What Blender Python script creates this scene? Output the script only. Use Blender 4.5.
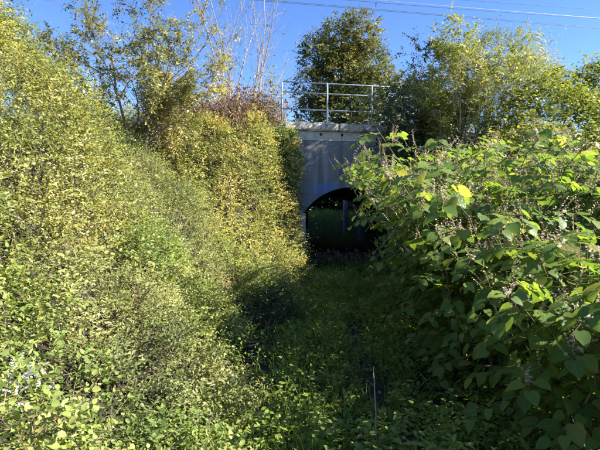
import bpy, bmesh, math, random
import numpy as np
from mathutils import Matrix, Vector

# ------------------------------------------------------------------ camera, sky, sun, exposure
scene = bpy.context.scene
for o in list(bpy.data.objects):
    bpy.data.objects.remove(o)
COL = scene.collection

cam_d = bpy.data.cameras.new('camera')
cam_d.sensor_width = 36.0
cam_d.lens = 26.4
cam_d.clip_end = 2000.0
cam = bpy.data.objects.new('camera', cam_d)
COL.objects.link(cam)
EYE = 1.6
cam.location = (0, 0, EYE)
cam.rotation_euler = (math.radians(90 - 1.95), 0, 0)
scene.camera = cam

SUN_EL, SUN_AZ = math.radians(34.5), math.radians(99)      # azimuth clockwise from +Y (ahead) towards +X (right)
world = bpy.data.worlds.new('World')
scene.world = world
world.use_nodes = True
wn = world.node_tree.nodes
sky_n = wn.new('ShaderNodeTexSky')
sky_n.sky_type = 'NISHITA'
sky_n.sun_disc = False
sky_n.sun_elevation = SUN_EL
sky_n.sun_rotation = SUN_AZ
sky_n.air_density = 1.0
sky_n.dust_density = 0.0
sky_n.ozone_density = 3.2
wn['Background'].inputs['Strength'].default_value = 0.078
hs = wn.new('ShaderNodeHueSaturation'); hs.inputs['Saturation'].default_value = 1.2; hs.inputs['Hue'].default_value = .515
world.node_tree.links.new(sky_n.outputs[0], hs.inputs['Color'])
world.node_tree.links.new(hs.outputs[0], wn['Background'].inputs[0])
scene.cycles.max_bounces = 6
scene.cycles.diffuse_bounces = 4

sun_d = bpy.data.lights.new('sun', 'SUN')
sun_d.energy = 5.0
sun_d.angle = math.radians(0.53)
sun_d.color = (1.0, 0.95, 0.86)
sun = bpy.data.objects.new('sun', sun_d)
COL.objects.link(sun)
S = Vector((math.cos(SUN_EL) * math.sin(SUN_AZ), math.cos(SUN_EL) * math.cos(SUN_AZ), math.sin(SUN_EL)))
sun.rotation_euler = S.to_track_quat('Z', 'Y').to_euler()
sun.location = (20, -10, 20)

scene.view_settings.view_transform = 'Standard'
scene.view_settings.look = 'None'
scene.view_settings.exposure = 1.88
scene.view_settings.gamma = 1.0

# ------------------------------------------------------------------ helpers
rng = np.random.default_rng(7)
random.seed(7)

def tag(o, label=None, cat=None, group=None, kind=None):
    if label: o['label'] = label
    if cat: o['category'] = cat
    if group: o['group'] = group
    if kind: o['kind'] = kind
    return o

def empty(name, loc):
    o = bpy.data.objects.new(name, None)
    o.empty_display_size = 0.2
    o.location = loc
    COL.objects.link(o)
    return o

def mesh_obj(name, me, mat, parent=None, kind=None):
    o = bpy.data.objects.new(name, me)
    COL.objects.link(o)
    if mat is not None and not me.materials:
        me.materials.append(mat)
    if parent is not None:
        o.parent = parent
        o.matrix_basis = Matrix.Translation(-Vector(parent.location))   # vertices are in world space
    if kind: o['kind'] = kind
    return o

def mesh_np(name, V, F, attr=None, smooth=False):
    """V (n,3), F (m,k) one polygon size; attr = per-vertex float named rnd"""
    me = bpy.data.meshes.new(name)
    V = np.ascontiguousarray(V, dtype=np.float32); F = np.ascontiguousarray(F, dtype=np.int32)
    k = F.shape[1]
    me.vertices.add(len(V)); me.vertices.foreach_set('co', V.ravel())
    me.loops.add(F.size); me.loops.foreach_set('vertex_index', F.ravel())
    me.polygons.add(len(F)); me.polygons.foreach_set('loop_start', np.arange(0, F.size, k, dtype=np.int32))
    if smooth: me.polygons.foreach_set('use_smooth', np.ones(len(F), dtype=bool))
    if attr is not None:
        a = me.attributes.new('rnd', 'FLOAT', 'POINT')
        a.data.foreach_set('value', np.ascontiguousarray(attr, dtype=np.float32))
    me.update(calc_edges=True)
    return me

def norm(v):
    return v / np.maximum(np.linalg.norm(v, axis=-1, keepdims=True), 1e-9)

_nzw = {}
def nz(p, scale, seed=0):
    """smooth pseudo-noise 0..1 of points (n,2|3)"""
    d = p.shape[1]
    key = (seed, d)
    if key not in _nzw:
        r = np.random.default_rng(1000 + seed)
        _nzw[key] = (r.normal(size=(d, 9)), r.uniform(0, 6.28, 9), r.uniform(.6, 1.7, 9))
    W, ph, f = _nzw[key]
    s = np.sin((p / scale) @ (W * f) * 1.6 + ph).mean(axis=1)
    return np.clip(0.5 + 1.15 * s, 0, 1)

def sstep(x):
    x = np.clip(x, 0, 1)
    return x * x * (3 - 2 * x)

# leaf templates: x across, y along, z up; quads
T_LEAF = (np.array([[0, 0, 0], [.26, .32, .07], [.2, .7, .05], [0, 1, -.08], [-.2, .7, .05], [-.26, .32, .07]], float),
          np.array([[0, 1, 2, 3], [0, 3, 4, 5]]))
T_BROAD = (np.array([[0, 0, 0], [.36, .22, .06], [.34, .62, .03], [0, 1, -.12], [-.34, .62, .03], [-.36, .22, .06]], float),
           np.array([[0, 1, 2, 3], [0, 3, 4, 5]]))
T_NARROW = (np.array([[0, 0, 0], [.13, .35, .03], [.11, .7, .02], [0, 1, -.05], [-.11, .7, .02], [-.13, .35, .03]], float),
            np.array([[0, 1, 2, 3], [0, 3, 4, 5]]))
T_DIAM = (np.array([[0, 0, 0], [.3, .45, .05], [0, 1, -.05], [-.3, .45, .05]], float), np.array([[0, 1, 2, 3]]))
T_BLADE = (np.array([[-.5, 0, 0], [.5, 0, 0], [.32, .55, .05], [-.32, .55, .05], [.04, 1, -.18], [-.04, 1, -.18]], float),
           np.array([[0, 1, 2, 3], [3, 2, 4, 5]]))
def diamond(w): return (np.array([[0, 0, 0], [w, .45, .05], [0, 1, -.05], [-w, .45, .05]], float), np.array([[0, 1, 2, 3]]))
D_LEAF, D_BROAD, D_NARROW = diamond(.27), diamond(.38), diamond(.14)
def heart(var):
    r = np.random.default_rng(var)
    ym = np.array([0, .16, .42, .74, 1.02]); ys = np.array([-.09, .08, .42, .76, 1.0])
    w = np.array([.2, .40, .41, .22, .008]) * r.uniform(.94, 1.08)
    fold = r.uniform(.05, .14); curl = r.uniform(.08, .25); wob = r.normal(0, .015, (5, 2))
    V = []; asy = r.uniform(-.05, .05); tw = r.uniform(-.18, .18)
    for i in range(5):
        zc = -curl * ym[i] ** 2
        V += [[-w[i], ys[i], zc + fold * w[i] * 2 + wob[i, 0] - .12 * w[i] ** 2 * 4 * fold * 6], [0, ym[i], zc],
              [w[i], ys[i], zc + fold * w[i] * 2 + wob[i, 1] - .12 * w[i] ** 2 * 4 * fold * 6]]
    F = []
    for i in range(4):
        a = i * 3
        F += [[a, a + 1, a + 4, a + 3], [a + 1, a + 2, a + 5, a + 4]]
    V = np.array(V, float); V[:, 0] += asy * V[:, 1] ** 2; V[:, 2] += tw * V[:, 0] * V[:, 1] * 2
    return V, np.array(F)
T_HEART = [heart(i) for i in range(8)]

def frames(d, n):
    y = norm(d)
    x = norm(np.cross(y, n)); z = np.cross(x, y)
    return x, y, z

def leaf_arrays(tmpl, pos, d, n, L, rnd):
    tv, tf = tmpl
    x, y, z = frames(d, n)
    V = (pos[:, None, :] + L[:, None, None] * (tv[None, :, 0:1] * x[:, None, :] + tv[None, :, 1:2] * y[:, None, :] + tv[None, :, 2:3] * z[:, None, :]))
    k = len(tv)
    F = (np.arange(len(pos))[:, None, None] * k + tf[None]).reshape(-1, tf.shape[1])
    return V.reshape(-1, 3), F, np.repeat(rnd, k)

class Acc:
    def __init__(s): s.V = []; s.F = []; s.A = []; s.n = 0
    def add(s, V, F, A=None):
        if len(V) == 0: return
        s.V.append(V); s.F.append(F + s.n); s.n += len(V)
        s.A.append(A if A is not None else np.zeros(len(V)))
    def leaves(s, *a): s.add(*leaf_arrays(*a))
    def build(s, name, mat, parent=None, kind=None, smooth=False):
        if not s.V: return None
        me = mesh_np(name, np.concatenate(s.V), np.concatenate(s.F), np.concatenate(s.A), smooth)
        return mesh_obj(name, me, mat, parent, kind)

def tubes(paths, radii, sides=4):
    """paths (N,K,3), radii (N,K) -> quads"""
    N, K, _ = paths.shape
    t = np.gradient(paths, axis=1); t = norm(t)
    ref = np.where(np.abs(t[:, :, 2:3]) > .9, np.array([1., 0, 0]), np.array([0, 0, 1.]))
    x = norm(np.cross(t, ref)); y = np.cross(t, x)
    a = np.linspace(0, 2 * np.pi, sides, endpoint=False)
    ring = x[:, :, None, :] * np.cos(a)[None, None, :, None] + y[:, :, None, :] * np.sin(a)[None, None, :, None]
    V = paths[:, :, None, :] + radii[:, :, None, None] * ring
    F = []
    for k in range(K - 1):
        for j in range(sides):
            F.append([k * sides + j, k * sides + (j + 1) % sides, (k + 1) * sides + (j + 1) % sides, (k + 1) * sides + j])
    F = np.array(F)
    F = (np.arange(N)[:, None, None] * (K * sides) + F[None]).reshape(-1, 4)
    return V.reshape(-1, 3), F

def spray(acc_leaf, acc_stem, P, D, L, nleaf, leaf_len, tmpl, rnd, droop=.25, spread=1.0, up=.6, stem_r=.0025, stem_frac=1.0, seed=1, jit=.35):
    """twigs with alternate leaves. P,D (N,3), L (N,), rnd (N,)"""
    r = np.random.default_rng(seed)
    N = len(P)
    if N == 0: return
    if np.linalg.norm(P.mean(0) - np.array([0, 0, 1.6])) > 7.2:      # far away two triangles a leaf are enough
        tmpl = D_LEAF if tmpl is T_LEAF else D_BROAD if tmpl is T_BROAD else D_NARROW if tmpl is T_NARROW else tmpl
    D = norm(D)
    side = norm(np.cross(D, np.array([0, 0, 1.]) + r.normal(0, .3, (N, 3))))
    tt = np.linspace(.15, 1, nleaf)
    T = tt[None, :, None]
    bend = r.normal(0, .18, (N, 3)); bend[:, 2] -= droop
    pts = P[:, None] + L[:, None, None] * (T * D[:, None] + T ** 2 * bend[:, None])
    tang = norm(D[:, None] + 2 * T * bend[:, None])
    sgn = np.where(np.arange(nleaf) % 2 == 0, 1., -1.)[None, :, None]
    ld = tang * .7 + sgn * side[:, None] * spread + r.normal(0, jit, (N, nleaf, 3))
    ld[:, :, 2] -= .1
    ln = np.array([0, 0, up]) + D[:, None] * .8 + r.normal(0, .38, (N, nleaf, 3))
    ll = leaf_len * r.uniform(.5, 1.35, (N, nleaf)) * r.uniform(.75, 1.25, (N, 1)) * (1.1 - .35 * tt[None])
    rr = np.clip(rnd[:, None] + r.normal(0, .13, (N, nleaf)), 0, 1)
    acc_leaf.leaves(tmpl, pts.reshape(-1, 3), ld.reshape(-1, 3), ln.reshape(-1, 3), ll.ravel(), rr.ravel())
    if acc_stem is not None:
        m = r.random(N) < stem_frac
        if m.any():
            t3 = np.array([-.35, .4, .95])[None, :, None]
            pa = P[m][:, None] + L[m][:, None, None] * (t3 * D[m][:, None] + np.sign(t3) * t3 ** 2 * bend[m][:, None] * (t3 > 0))
            V, F = tubes(pa, np.array([1.2, .9, .35])[None] * stem_r * np.ones((m.sum(), 1)), 3)
            acc_stem.add(V, F, np.repeat(r.random(m.sum()), 9))

# ------------------------------------------------------------------ materials
def new_mat(name):
    m = bpy.data.materials.new(name); m.use_nodes = True
    nt = m.node_tree
    return m, nt, nt.nodes, nt.links, nt.nodes['Principled BSDF']

def ramp(nodes, stops):
    r = nodes.new('ShaderNodeValToRGB')
    e = r.color_ramp.elements
    while len(e) > 1: e.remove(e[-1])
    e[0].position = stops[0][0]; e[0].color = (*stops[0][1], 1)
    for p, c in stops[1:]:
        k = e.new(p); k.color = (*c, 1)
    return r

def leaf_mat(name, stops, trans=.35, rough=.5, source='attr', spec=.35, tint=(1.15, 1.1, .55), veins=False):
    m, nt, N, Lk, B = new_mat(name)
    if source == 'attr':
        a = N.new('ShaderNodeAttribute'); a.attribute_name = 'rnd'; src = a.outputs['Fac']
    else:
        a = N.new('ShaderNodeObjectInfo'); src = a.outputs['Random']
    r = ramp(N, stops); Lk.new(src, r.inputs[0])
    tc = N.new('ShaderNodeTexCoord'); no = N.new('ShaderNodeTexNoise'); no.inputs['Scale'].default_value = 45
    Lk.new(tc.outputs['Object'], no.inputs['Vector'])
    mp = N.new('ShaderNodeMapRange'); mp.inputs[3].default_value = .75; mp.inputs[4].default_value = 1.25
    Lk.new(no.outputs['Fac'], mp.inputs[0])
    mx = N.new('ShaderNodeMix'); mx.data_type = 'RGBA'; mx.blend_type = 'MULTIPLY'; mx.inputs[0].default_value = 1
    Lk.new(r.outputs[0], mx.inputs[6]); Lk.new(mp.outputs[0], mx.inputs[7])
    if veins:       # pale midrib and side veins in the leaf's own coordinates
        no.inputs['Scale'].default_value = 5
        sp = N.new('ShaderNodeSeparateXYZ'); Lk.new(tc.outputs['Object'], sp.inputs[0])
        def mth(op, a, b=None, c=None):
            k = N.new('ShaderNodeMath'); k.operation = op
            for i_, v_ in enumerate((a, b, c)):
                if v_ is None: continue
                if isinstance(v_, (int, float)): k.inputs[i_].default_value = v_
                else: Lk.new(v_, k.inputs[i_])
            return k.outputs[0]
        ax_ = mth('ABSOLUTE', sp.outputs[0])
        mid = mth('LESS_THAN', ax_, .014)
        sv = mth('GREATER_THAN', mth('SINE', mth('MULTIPLY', mth('MULTIPLY_ADD', ax_, -.7, sp.outputs[1]), 46.0)), .93)
        vv = mth('MULTIPLY', mth('MAXIMUM', mid, mth('MULTIPLY', sv, .55)), .5)
        mv = N.new('ShaderNodeMix'); mv.data_type = 'RGBA'; Lk.new(vv, mv.inputs[0]); Lk.new(mx.outputs[2], mv.inputs[6]); mv.inputs[7].default_value = (.28, .32, .12, 1)
        mx = mv
        n9 = N.new('ShaderNodeTexNoise'); n9.inputs['Scale'].default_value = 6; n9.inputs['Detail'].default_value = 4
        av = N.new('ShaderNodeVectorMath'); av.operation = 'ADD'; Lk.new(tc.outputs['Object'], av.inputs[0])
        cb = N.new('ShaderNodeCombineXYZ'); Lk.new(mth('MULTIPLY', a.outputs['Random'], 37.0), cb.inputs[2]); Lk.new(cb.outputs[0], av.inputs[1])
        Lk.new(av.outputs[0], n9.inputs['Vector'])
        ms_ = N.new('ShaderNodeMapRange'); ms_.inputs[1].default_value = .66; ms_.inputs[2].default_value = .72; ms_.inputs[4].default_value = .8; Lk.new(n9.outputs['Fac'], ms_.inputs[0])
        mw = N.new('ShaderNodeMix'); mw.data_type = 'RGBA'; Lk.new(ms_.outputs[0], mw.inputs[0]); Lk.new(mx.outputs[2], mw.inputs[6]); mw.inputs[7].default_value = (.20, .13, .05, 1)
        mx = mw
        bp = N.new('ShaderNodeBump'); bp.inputs['Strength'].default_value = .35; bp.inputs['Distance'].default_value = .02
        Lk.new(mth('ADD', mth('MULTIPLY', no.outputs['Fac'], 1.2), mth('MULTIPLY', vv, -1.0)), bp.inputs['Height']); Lk.new(bp.outputs[0], B.inputs['Normal'])
    Lk.new(mx.outputs[2], B.inputs['Base Color'])
    B.inputs['Roughness'].default_value = rough
    B.inputs['Specular IOR Level'].default_value = spec
    t = N.new('ShaderNodeBsdfTranslucent')
    m2 = N.new('ShaderNodeMix'); m2.data_type = 'RGBA'; m2.blend_type = 'MULTIPLY'; m2.inputs[0].default_value = 1
    m2.inputs[7].default_value = (*[x * 1.25 for x in tint], 1)
    Lk.new(mx.outputs[2], m2.inputs[6]); Lk.new(m2.outputs[2], t.inputs[0])
    ms = N.new('ShaderNodeMixShader'); ms.inputs[0].default_value = trans
    Lk.new(B.outputs[0], ms.inputs[1]); Lk.new(t.outputs[0], ms.inputs[2])
    Lk.new(ms.outputs[0], N['Material Output'].inputs['Surface'])
    return m

def bark_mat(name, c0, c1, rough=.85, scale=30, source='attr'):
    m, nt, N, Lk, B = new_mat(name)
    a = N.new('ShaderNodeAttribute'); a.attribute_name = 'rnd'
    tc = N.new('ShaderNodeTexCoord'); no = N.new('ShaderNodeTexNoise'); no.inputs['Scale'].default_value = scale; no.inputs['Detail'].default_value = 5
    Lk.new(tc.outputs['Object'], no.inputs['Vector'])
    ad = N.new('ShaderNodeMath'); ad.operation = 'ADD'
    mu = N.new('ShaderNodeMath'); mu.operation = 'MULTIPLY'; mu.inputs[1].default_value = .5
    Lk.new(a.outputs['Fac'], mu.inputs[0]); Lk.new(mu.outputs[0], ad.inputs[0]); Lk.new(no.outputs['Fac'], ad.inputs[1])
    r = ramp(N, [(.35, c0), (1.0, c1)]); Lk.new(ad.outputs[0], r.inputs[0])
    Lk.new(r.outputs[0], B.inputs['Base Color']); B.inputs['Roughness'].default_value = rough
    bp = N.new('ShaderNodeBump'); bp.inputs['Strength'].default_value = .4; bp.inputs['Distance'].default_value = .01
    Lk.new(no.outputs['Fac'], bp.inputs['Height']); Lk.new(bp.outputs[0], B.inputs['Normal'])
    return m

def concrete_mat(name, base, dark, streak=.5, lichen=0.0, paint=False):
    m, nt, N, Lk, B = new_mat(name)
    tc = N.new('ShaderNodeTexCoord')
    n1 = N.new('ShaderNodeTexNoise'); n1.inputs['Scale'].default_value = 1.7; n1.inputs['Detail'].default_value = 8; n1.inputs['Roughness'].default_value = .65
    Lk.new(tc.outputs['Object'], n1.inputs['Vector'])
    mp = N.new('ShaderNodeMapping'); mp.inputs['Scale'].default_value = (5, 5, .35)
    Lk.new(tc.outputs['Object'], mp.inputs[0])
    n2 = N.new('ShaderNodeTexNoise'); n2.inputs['Scale'].default_value = 1.6; n2.inputs['Detail'].default_value = 5
    Lk.new(mp.outputs[0], n2.inputs['Vector'])
    mixf = N.new('ShaderNodeMix'); mixf.inputs[0].default_value = streak
    Lk.new(n1.outputs['Fac'], mixf.inputs[2]); Lk.new(n2.outputs['Fac'], mixf.inputs[3])
    r = ramp(N, [(.34, dark), (.5, tuple((a + b) / 2 for a, b in zip(dark, base))), (.64, base)])
    Lk.new(mixf.outputs[0], r.inputs[0])
    out = r.outputs[0]
    def over(out, fac, col):
        mx = N.new('ShaderNodeMix'); mx.data_type = 'RGBA'
        Lk.new(fac, mx.inputs[0]); Lk.new(out, mx.inputs[6]); mx.inputs[7].default_value = (*col, 1)
        return mx.outputs[2]
    if lichen:
        n3 = N.new('ShaderNodeTexNoise'); n3.inputs['Scale'].default_value = 9; n3.inputs['Detail'].default_value = 9; n3.inputs['Roughness'].default_value = .75
        Lk.new(tc.outputs['Object'], n3.inputs['Vector'])
        rr = ramp(N, [(.5, (0, 0, 0)), (.62, (lichen,) * 3)]); Lk.new(n3.outputs['Fac'], rr.inputs[0])
        out = over(out, rr.outputs[0], (.035, .034, .028))
    if paint:       # faded blue spray paint low on the left of the arch
        def blob(cx, cz, sx, sz):
            sp = N.new('ShaderNodeMapping'); sp.inputs['Location'].default_value = (-cx / sx, 0, -cz / sz); sp.inputs['Scale'].default_value = (1 / sx, 0, 1 / sz)
            Lk.new(tc.outputs['Object'], sp.inputs[0])
            l = N.new('ShaderNodeVectorMath'); l.operation = 'LENGTH'; Lk.new(sp.outputs[0], l.inputs[0])
            n4 = N.new('ShaderNodeTexNoise'); n4.inputs['Scale'].default_value = 7; n4.inputs['Detail'].default_value = 6
            n4.inputs['Distortion'].default_value = 1.2
            Lk.new(tc.outputs['Object'], n4.inputs['Vector'])
            ad = N.new('ShaderNodeMath'); ad.operation = 'MULTIPLY_ADD'; ad.inputs[1].default_value = 1.6
            Lk.new(n4.outputs['Fac'], ad.inputs[0]); Lk.new(l.outputs['Value'], ad.inputs[2])
            rr = ramp(N, [(.0, (0, 0, 0)), (1.0, (0, 0, 0))])
            mr = N.new('ShaderNodeMapRange'); mr.inputs[1].default_value = 1.75; mr.inputs[2].default_value = 1.15; mr.inputs[3].default_value = 0; mr.inputs[4].default_value = .6
            Lk.new(ad.outputs[0], mr.inputs[0])
            return mr.outputs[0]
        sx_ = N.new('ShaderNodeSeparateXYZ'); Lk.new(tc.outputs['Object'], sx_.inputs[0])
        def mth(op, a, b=None, c=None):
            k = N.new('ShaderNodeMath'); k.operation = op
            for i_, v_ in enumerate((a, b, c)):
                if v_ is None: continue
                if isinstance(v_, (int, float)): k.inputs[i_].default_value = v_
                else: Lk.new(v_, k.inputs[i_])
            return k.outputs[0]
        wv = mth('MULTIPLY_ADD', n1.outputs['Fac'], .05, sx_.outputs[2])
        joint = None
        for zj in (1.32, 2.02, 2.74):
            j_ = mth('LESS_THAN', mth('ABSOLUTE', mth('SUBTRACT', wv, zj)), .006)
            joint = j_ if joint is None else mth('MAXIMUM', joint, j_)
        vj = mth('LESS_THAN', mth('ABSOLUTE', mth('ADD', mth('MULTIPLY_ADD', n1.outputs['Fac'], .04, sx_.outputs[0]), .30)), .007)
        out = over(out, mth('MULTIPLY', mth('MAXIMUM', joint, vj), .55), (.05, .05, .048))
        run = None          # dark run-off below the three weep holes
        for hx in (-.81, -.26, .27):
            w_ = mth('MULTIPLY_ADD', mth('SUBTRACT', 3.4, sx_.outputs[2]), .05, .03)
            d_ = mth('ABSOLUTE', mth('SUBTRACT', mth('MULTIPLY_ADD', n2.outputs['Fac'], .12, sx_.outputs[0]), hx + .06))
            q_ = mth('LESS_THAN', d_, w_)
            run = q_ if run is None else mth('MAXIMUM', run, q_)
        out = over(out, mth('MULTIPLY', mth('MULTIPLY', run, n1.outputs['Fac']), .6), (.045, .048, .045))
        out = over(out, blob(-.72, 2.13, .38, .22), (.09, .18, .40))
        out = over(out, blob(-.45, 2.2, .2, .13), (.1, .2, .42))
    Lk.new(out, B.inputs['Base Color'])
    B.inputs['Roughness'].default_value = .9
    n5 = N.new('ShaderNodeTexNoise'); n5.inputs['Scale'].default_value = 35; n5.inputs['Detail'].default_value = 6
    Lk.new(tc.outputs['Object'], n5.inputs['Vector'])
    bp = N.new('ShaderNodeBump'); bp.inputs['Strength'].default_value = .5; bp.inputs['Distance'].default_value = .012
    Lk.new(n5.outputs['Fac'], bp.inputs['Height']); Lk.new(bp.outputs[0], B.inputs['Normal'])
    return m

def plain_mat(name, col, rough=.5, metal=0.0, var=.25, scale=12):
    m, nt, N, Lk, B = new_mat(name)
    tc = N.new('ShaderNodeTexCoord'); no = N.new('ShaderNodeTexNoise'); no.inputs['Scale'].default_value = scale; no.inputs['Detail'].default_value = 5
    Lk.new(tc.outputs['Object'], no.inputs['Vector'])
    r = ramp(N, [(.3, tuple(c * (1 - var) for c in col)), (.7, tuple(min(1, c * (1 + var)) for c in col))])
    Lk.new(no.outputs['Fac'], r.inputs[0]); Lk.new(r.outputs[0], B.inputs['Base Color'])
    B.inputs['Roughness'].default_value = rough; B.inputs['Metallic'].default_value = metal
    return m

def soil_mat():
    m, nt, N, Lk, B = new_mat('soil')
    tc = N.new('ShaderNodeTexCoord')
    n1 = N.new('ShaderNodeTexNoise'); n1.inputs['Scale'].default_value = 3; n1.inputs['Detail'].default_value = 10; n1.inputs['Roughness'].default_value = .7
    Lk.new(tc.outputs['Object'], n1.inputs['Vector'])
    r = ramp(N, [(.35, (.012, .010, .006)), (.5, (.028, .022, .012)), (.7, (.032, .033, .013))])
    Lk.new(n1.outputs['Fac'], r.inputs[0]); Lk.new(r.outputs[0], B.inputs['Base Color'])
    B.inputs['Roughness'].default_value = .95
    n5 = N.new('ShaderNodeTexNoise'); n5.inputs['Scale'].default_value = 30; n5.inputs['Detail'].default_value = 8
    Lk.new(tc.outputs['Object'], n5.inputs['Vector'])
    bp = N.new('ShaderNodeBump'); bp.inputs['Strength'].default_value = .8; bp.inputs['Distance'].default_value = .03
    Lk.new(n5.outputs['Fac'], bp.inputs['Height']); Lk.new(bp.outputs[0], B.inputs['Normal'])
    return m

M = {}
M['soil'] = soil_mat()
M['ballast'] = plain_mat('ballast', (.16, .13, .11), .95, 0, .5, 40)
M['wall'] = concrete_mat('wall_concrete', (.22, .22, .225), (.10, .105, .112), .55, 0, True)
M['band'] = concrete_mat('band_concrete', (.50, .49, .45), (.34, .33, .31), .5, .25)
M['coping'] = concrete_mat('coping_concrete', (.50, .47, .42), (.26, .25, .22), .2, .9)
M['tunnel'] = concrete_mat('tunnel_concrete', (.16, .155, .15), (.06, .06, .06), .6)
M['jamb'] = concrete_mat('lit_jamb_concrete', (.42, .42, .42), (.28, .28, .28), .4)
M['hole'] = plain_mat('hole_dark', (.02, .02, .02), .9)
M['galv'] = plain_mat('galvanised_steel', (.27, .33, .36), .55, .2, .15, 25)
M['wire'] = plain_mat('overhead_wire', (.10, .11, .13), .5, .5)
M['wire_pale'] = plain_mat('aluminium_wire', (.65, .68, .72), .35, .6, .1)
M['scrawl'] = plain_mat('white_spray', (.36, .37, .38), .8)
M['post'] = plain_mat('grey_post', (.28, .26, .23), .9, 0, .35, 9)
M['privet'] = leaf_mat('privet_leaf', [(0, (.12, .145, .045)), (.25, (.19, .22, .06)), (.5, (.27, .29, .085)), (.75, (.35, .345, .11)), (.93, (.41, .37, .14)), (1, (.29, .22, .10))], .4, .42)
M['herb'] = leaf_mat('herb_leaf', [(0, (.13, .16, .055)), (.3, (.22, .255, .085)), (.55, (.31, .325, .115)), (.8, (.36, .345, .15)), (1, (.31, .25, .14))], .4, .6)
M['bramble'] = leaf_mat('bramble_leaf', [(0, (.11, .155, .04)), (.35, (.19, .255, .06)), (.65, (.28, .325, .085)), (.88, (.38, .36, .11)), (1, (.33, .25, .11))], .4, .5)
M['yellow'] = leaf_mat('yellowing_leaf', [(0, (.14, .165, .04)), (.25, (.25, .275, .07)), (.55, (.39, .365, .10)), (.85, (.50, .43, .13)), (1, (.38, .28, .12))], .35, .5)
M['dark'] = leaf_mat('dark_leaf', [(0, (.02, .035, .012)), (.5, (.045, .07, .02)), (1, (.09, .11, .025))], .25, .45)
M['elder'] = leaf_mat('elder_leaf', [(0, (.08, .10, .03)), (.35, (.16, .18, .05)), (.6, (.28, .26, .08)), (.85, (.43, .38, .14)), (1, (.40, .31, .13))], .35, .5)
M['farleaf'] = leaf_mat('far_tree_leaf', [(0, (.05, .065, .015)), (.4, (.12, .135, .025)), (.75, (.22, .21, .04)), (1, (.32, .27, .06))], .32, .5)
M['shrub'] = leaf_mat('shrub_leaf', [(0, (.09, .12, .03)), (.4, (.18, .22, .04)), (.75, (.30, .31, .06)), (1, (.36, .31, .09))], .38, .45)
M['willow'] = leaf_mat('willow_leaf', [(0, (.11, .14, .03)), (.4, (.21, .24, .05)), (.75, (.31, .32, .07)), (1, (.38, .33, .10))], .35, .5)
KN = [(0, (.10, .17, .035)), (.4, (.145, .225, .045)), (.75, (.20, .265, .05)), (.93, (.25, .28, .06)), (1, (.30, .27, .08))]
M['knot_obj'] = leaf_mat('knotweed_leaf', KN, .52, .42, 'obj', .3, (1.12, 1.1, .5), True)
M['knot'] = leaf_mat('knotweed_leaf_mass', KN, .52, .42, 'attr', .3, (1.12, 1.1, .5))
M['nettle'] = leaf_mat('nettle_leaf', [(0, (.11, .165, .03)), (.5, (.19, .265, .045)), (.85, (.26, .32, .06)), (1, (.33, .30, .08))], .4, .6)
M['grass'] = leaf_mat('grass_blade', [(0, (.11, .165, .03)), (.6, (.19, .265, .05)), (.9, (.26, .30, .08)), (1, (.36, .31, .15))], .4, .6)
M['dry'] = leaf_mat('dry_stem', [(0, (.12, .075, .04)), (.5, (.24, .16, .09)), (1, (.38, .28, .17))], .2, .8, tint=(1, .9, .7))
M['tassel'] = leaf_mat('flower_tassel', [(0, (.22, .15, .09)), (.5, (.40, .33, .2)), (1, (.58, .52, .36))], .35, .7, tint=(1, .95, .8))
M['white_fl'] = plain_mat('white_flower', (.5, .5, .49), .7, 0, .1)
M['berry'] = plain_mat('black_berry', (.012, .012, .02), .3, 0, .3)
M['twig'] = bark_mat('twig_bark', (.06, .045, .03), (.22, .17, .12))
M['pale_twig'] = bark_mat('pale_twig_bark', (.26, .23, .18), (.52, .48, .41))
M['birch'] = bark_mat('sapling_bark', (.13, .11, .09), (.32, .27, .23))
M['cane'] = bark_mat('knotweed_cane', (.05, .06, .02), (.13, .11, .05))
M['deadstick'] = bark_mat('dead_stalk', (.18, .15, .11), (.38, .34, .27))

# ------------------------------------------------------------------ layout
YAW = math.radians(10)
DW = np.array([math.cos(YAW), math.sin(YAW)])          # along the head wall, to the right
NIN = np.array([-math.sin(YAW), math.cos(YAW)])        # into the embankment
W0 = np.array([1.32, 11.3])                            # middle of the tunnel mouth on the wall face
AX = np.array([0.03, 1.0])                             # tunnel direction
TL = 10.0                                              # tunnel length
DECK = 3.62
HALF, RISE, SPRING = 1.24, .64, 1.54                   # arch half span, rise, springing height

def path_c(y): return np.interp(y, [-5, 0, 6, 9, 11.3, 40], [.30, .32, .42, .9, 1.32, 2.1])

def ground(p):
    """p (n,2) -> z"""
    x, y = p[:, 0], p[:, 1]
    xc = path_c(y)
    dl = (xc - .95) - x
    dr = x - (xc + .95)
    fade = sstep((y + 6) / 5) * (1 - sstep((y - 13) / 3))
    bl = 2.35 * sstep(dl / 3.3) * fade
    br = 1.0 * sstep(dr / 4.6) * fade
    t = (p - W0) @ NIN
    u = np.abs(x - (W0[0] + AX[0] * (y - W0[1])))
    e = DECK * np.where(t < 0, sstep(t / np.where(x < W0[0], 3.8, 5.6) + 1), np.where(t < TL, 1.0, 1 - sstep((t - TL) / 5.6)))
    inside = (t > -.02) & (t < TL + .02)
    m = np.where(inside, np.where(u > 1.75, 1.0, 0.0), sstep((u - 1.45) / 1.3))
    far = 1.25 * sstep((y - 20.6) / 5.5)
    bump = (nz(p, 1.1, 3) - .5) * .10 + (nz(p, .35, 4) - .5) * .04
    z = np.maximum(np.maximum(np.maximum(bl, br), e * m), far * (1 - (e * m > far)))
    return z + np.where((inside & (u < 1.75)), .0, bump) * np.where(inside, .3, 1)

def gz(x, y): return float(ground(np.array([[x, y]], float))[0])

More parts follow.
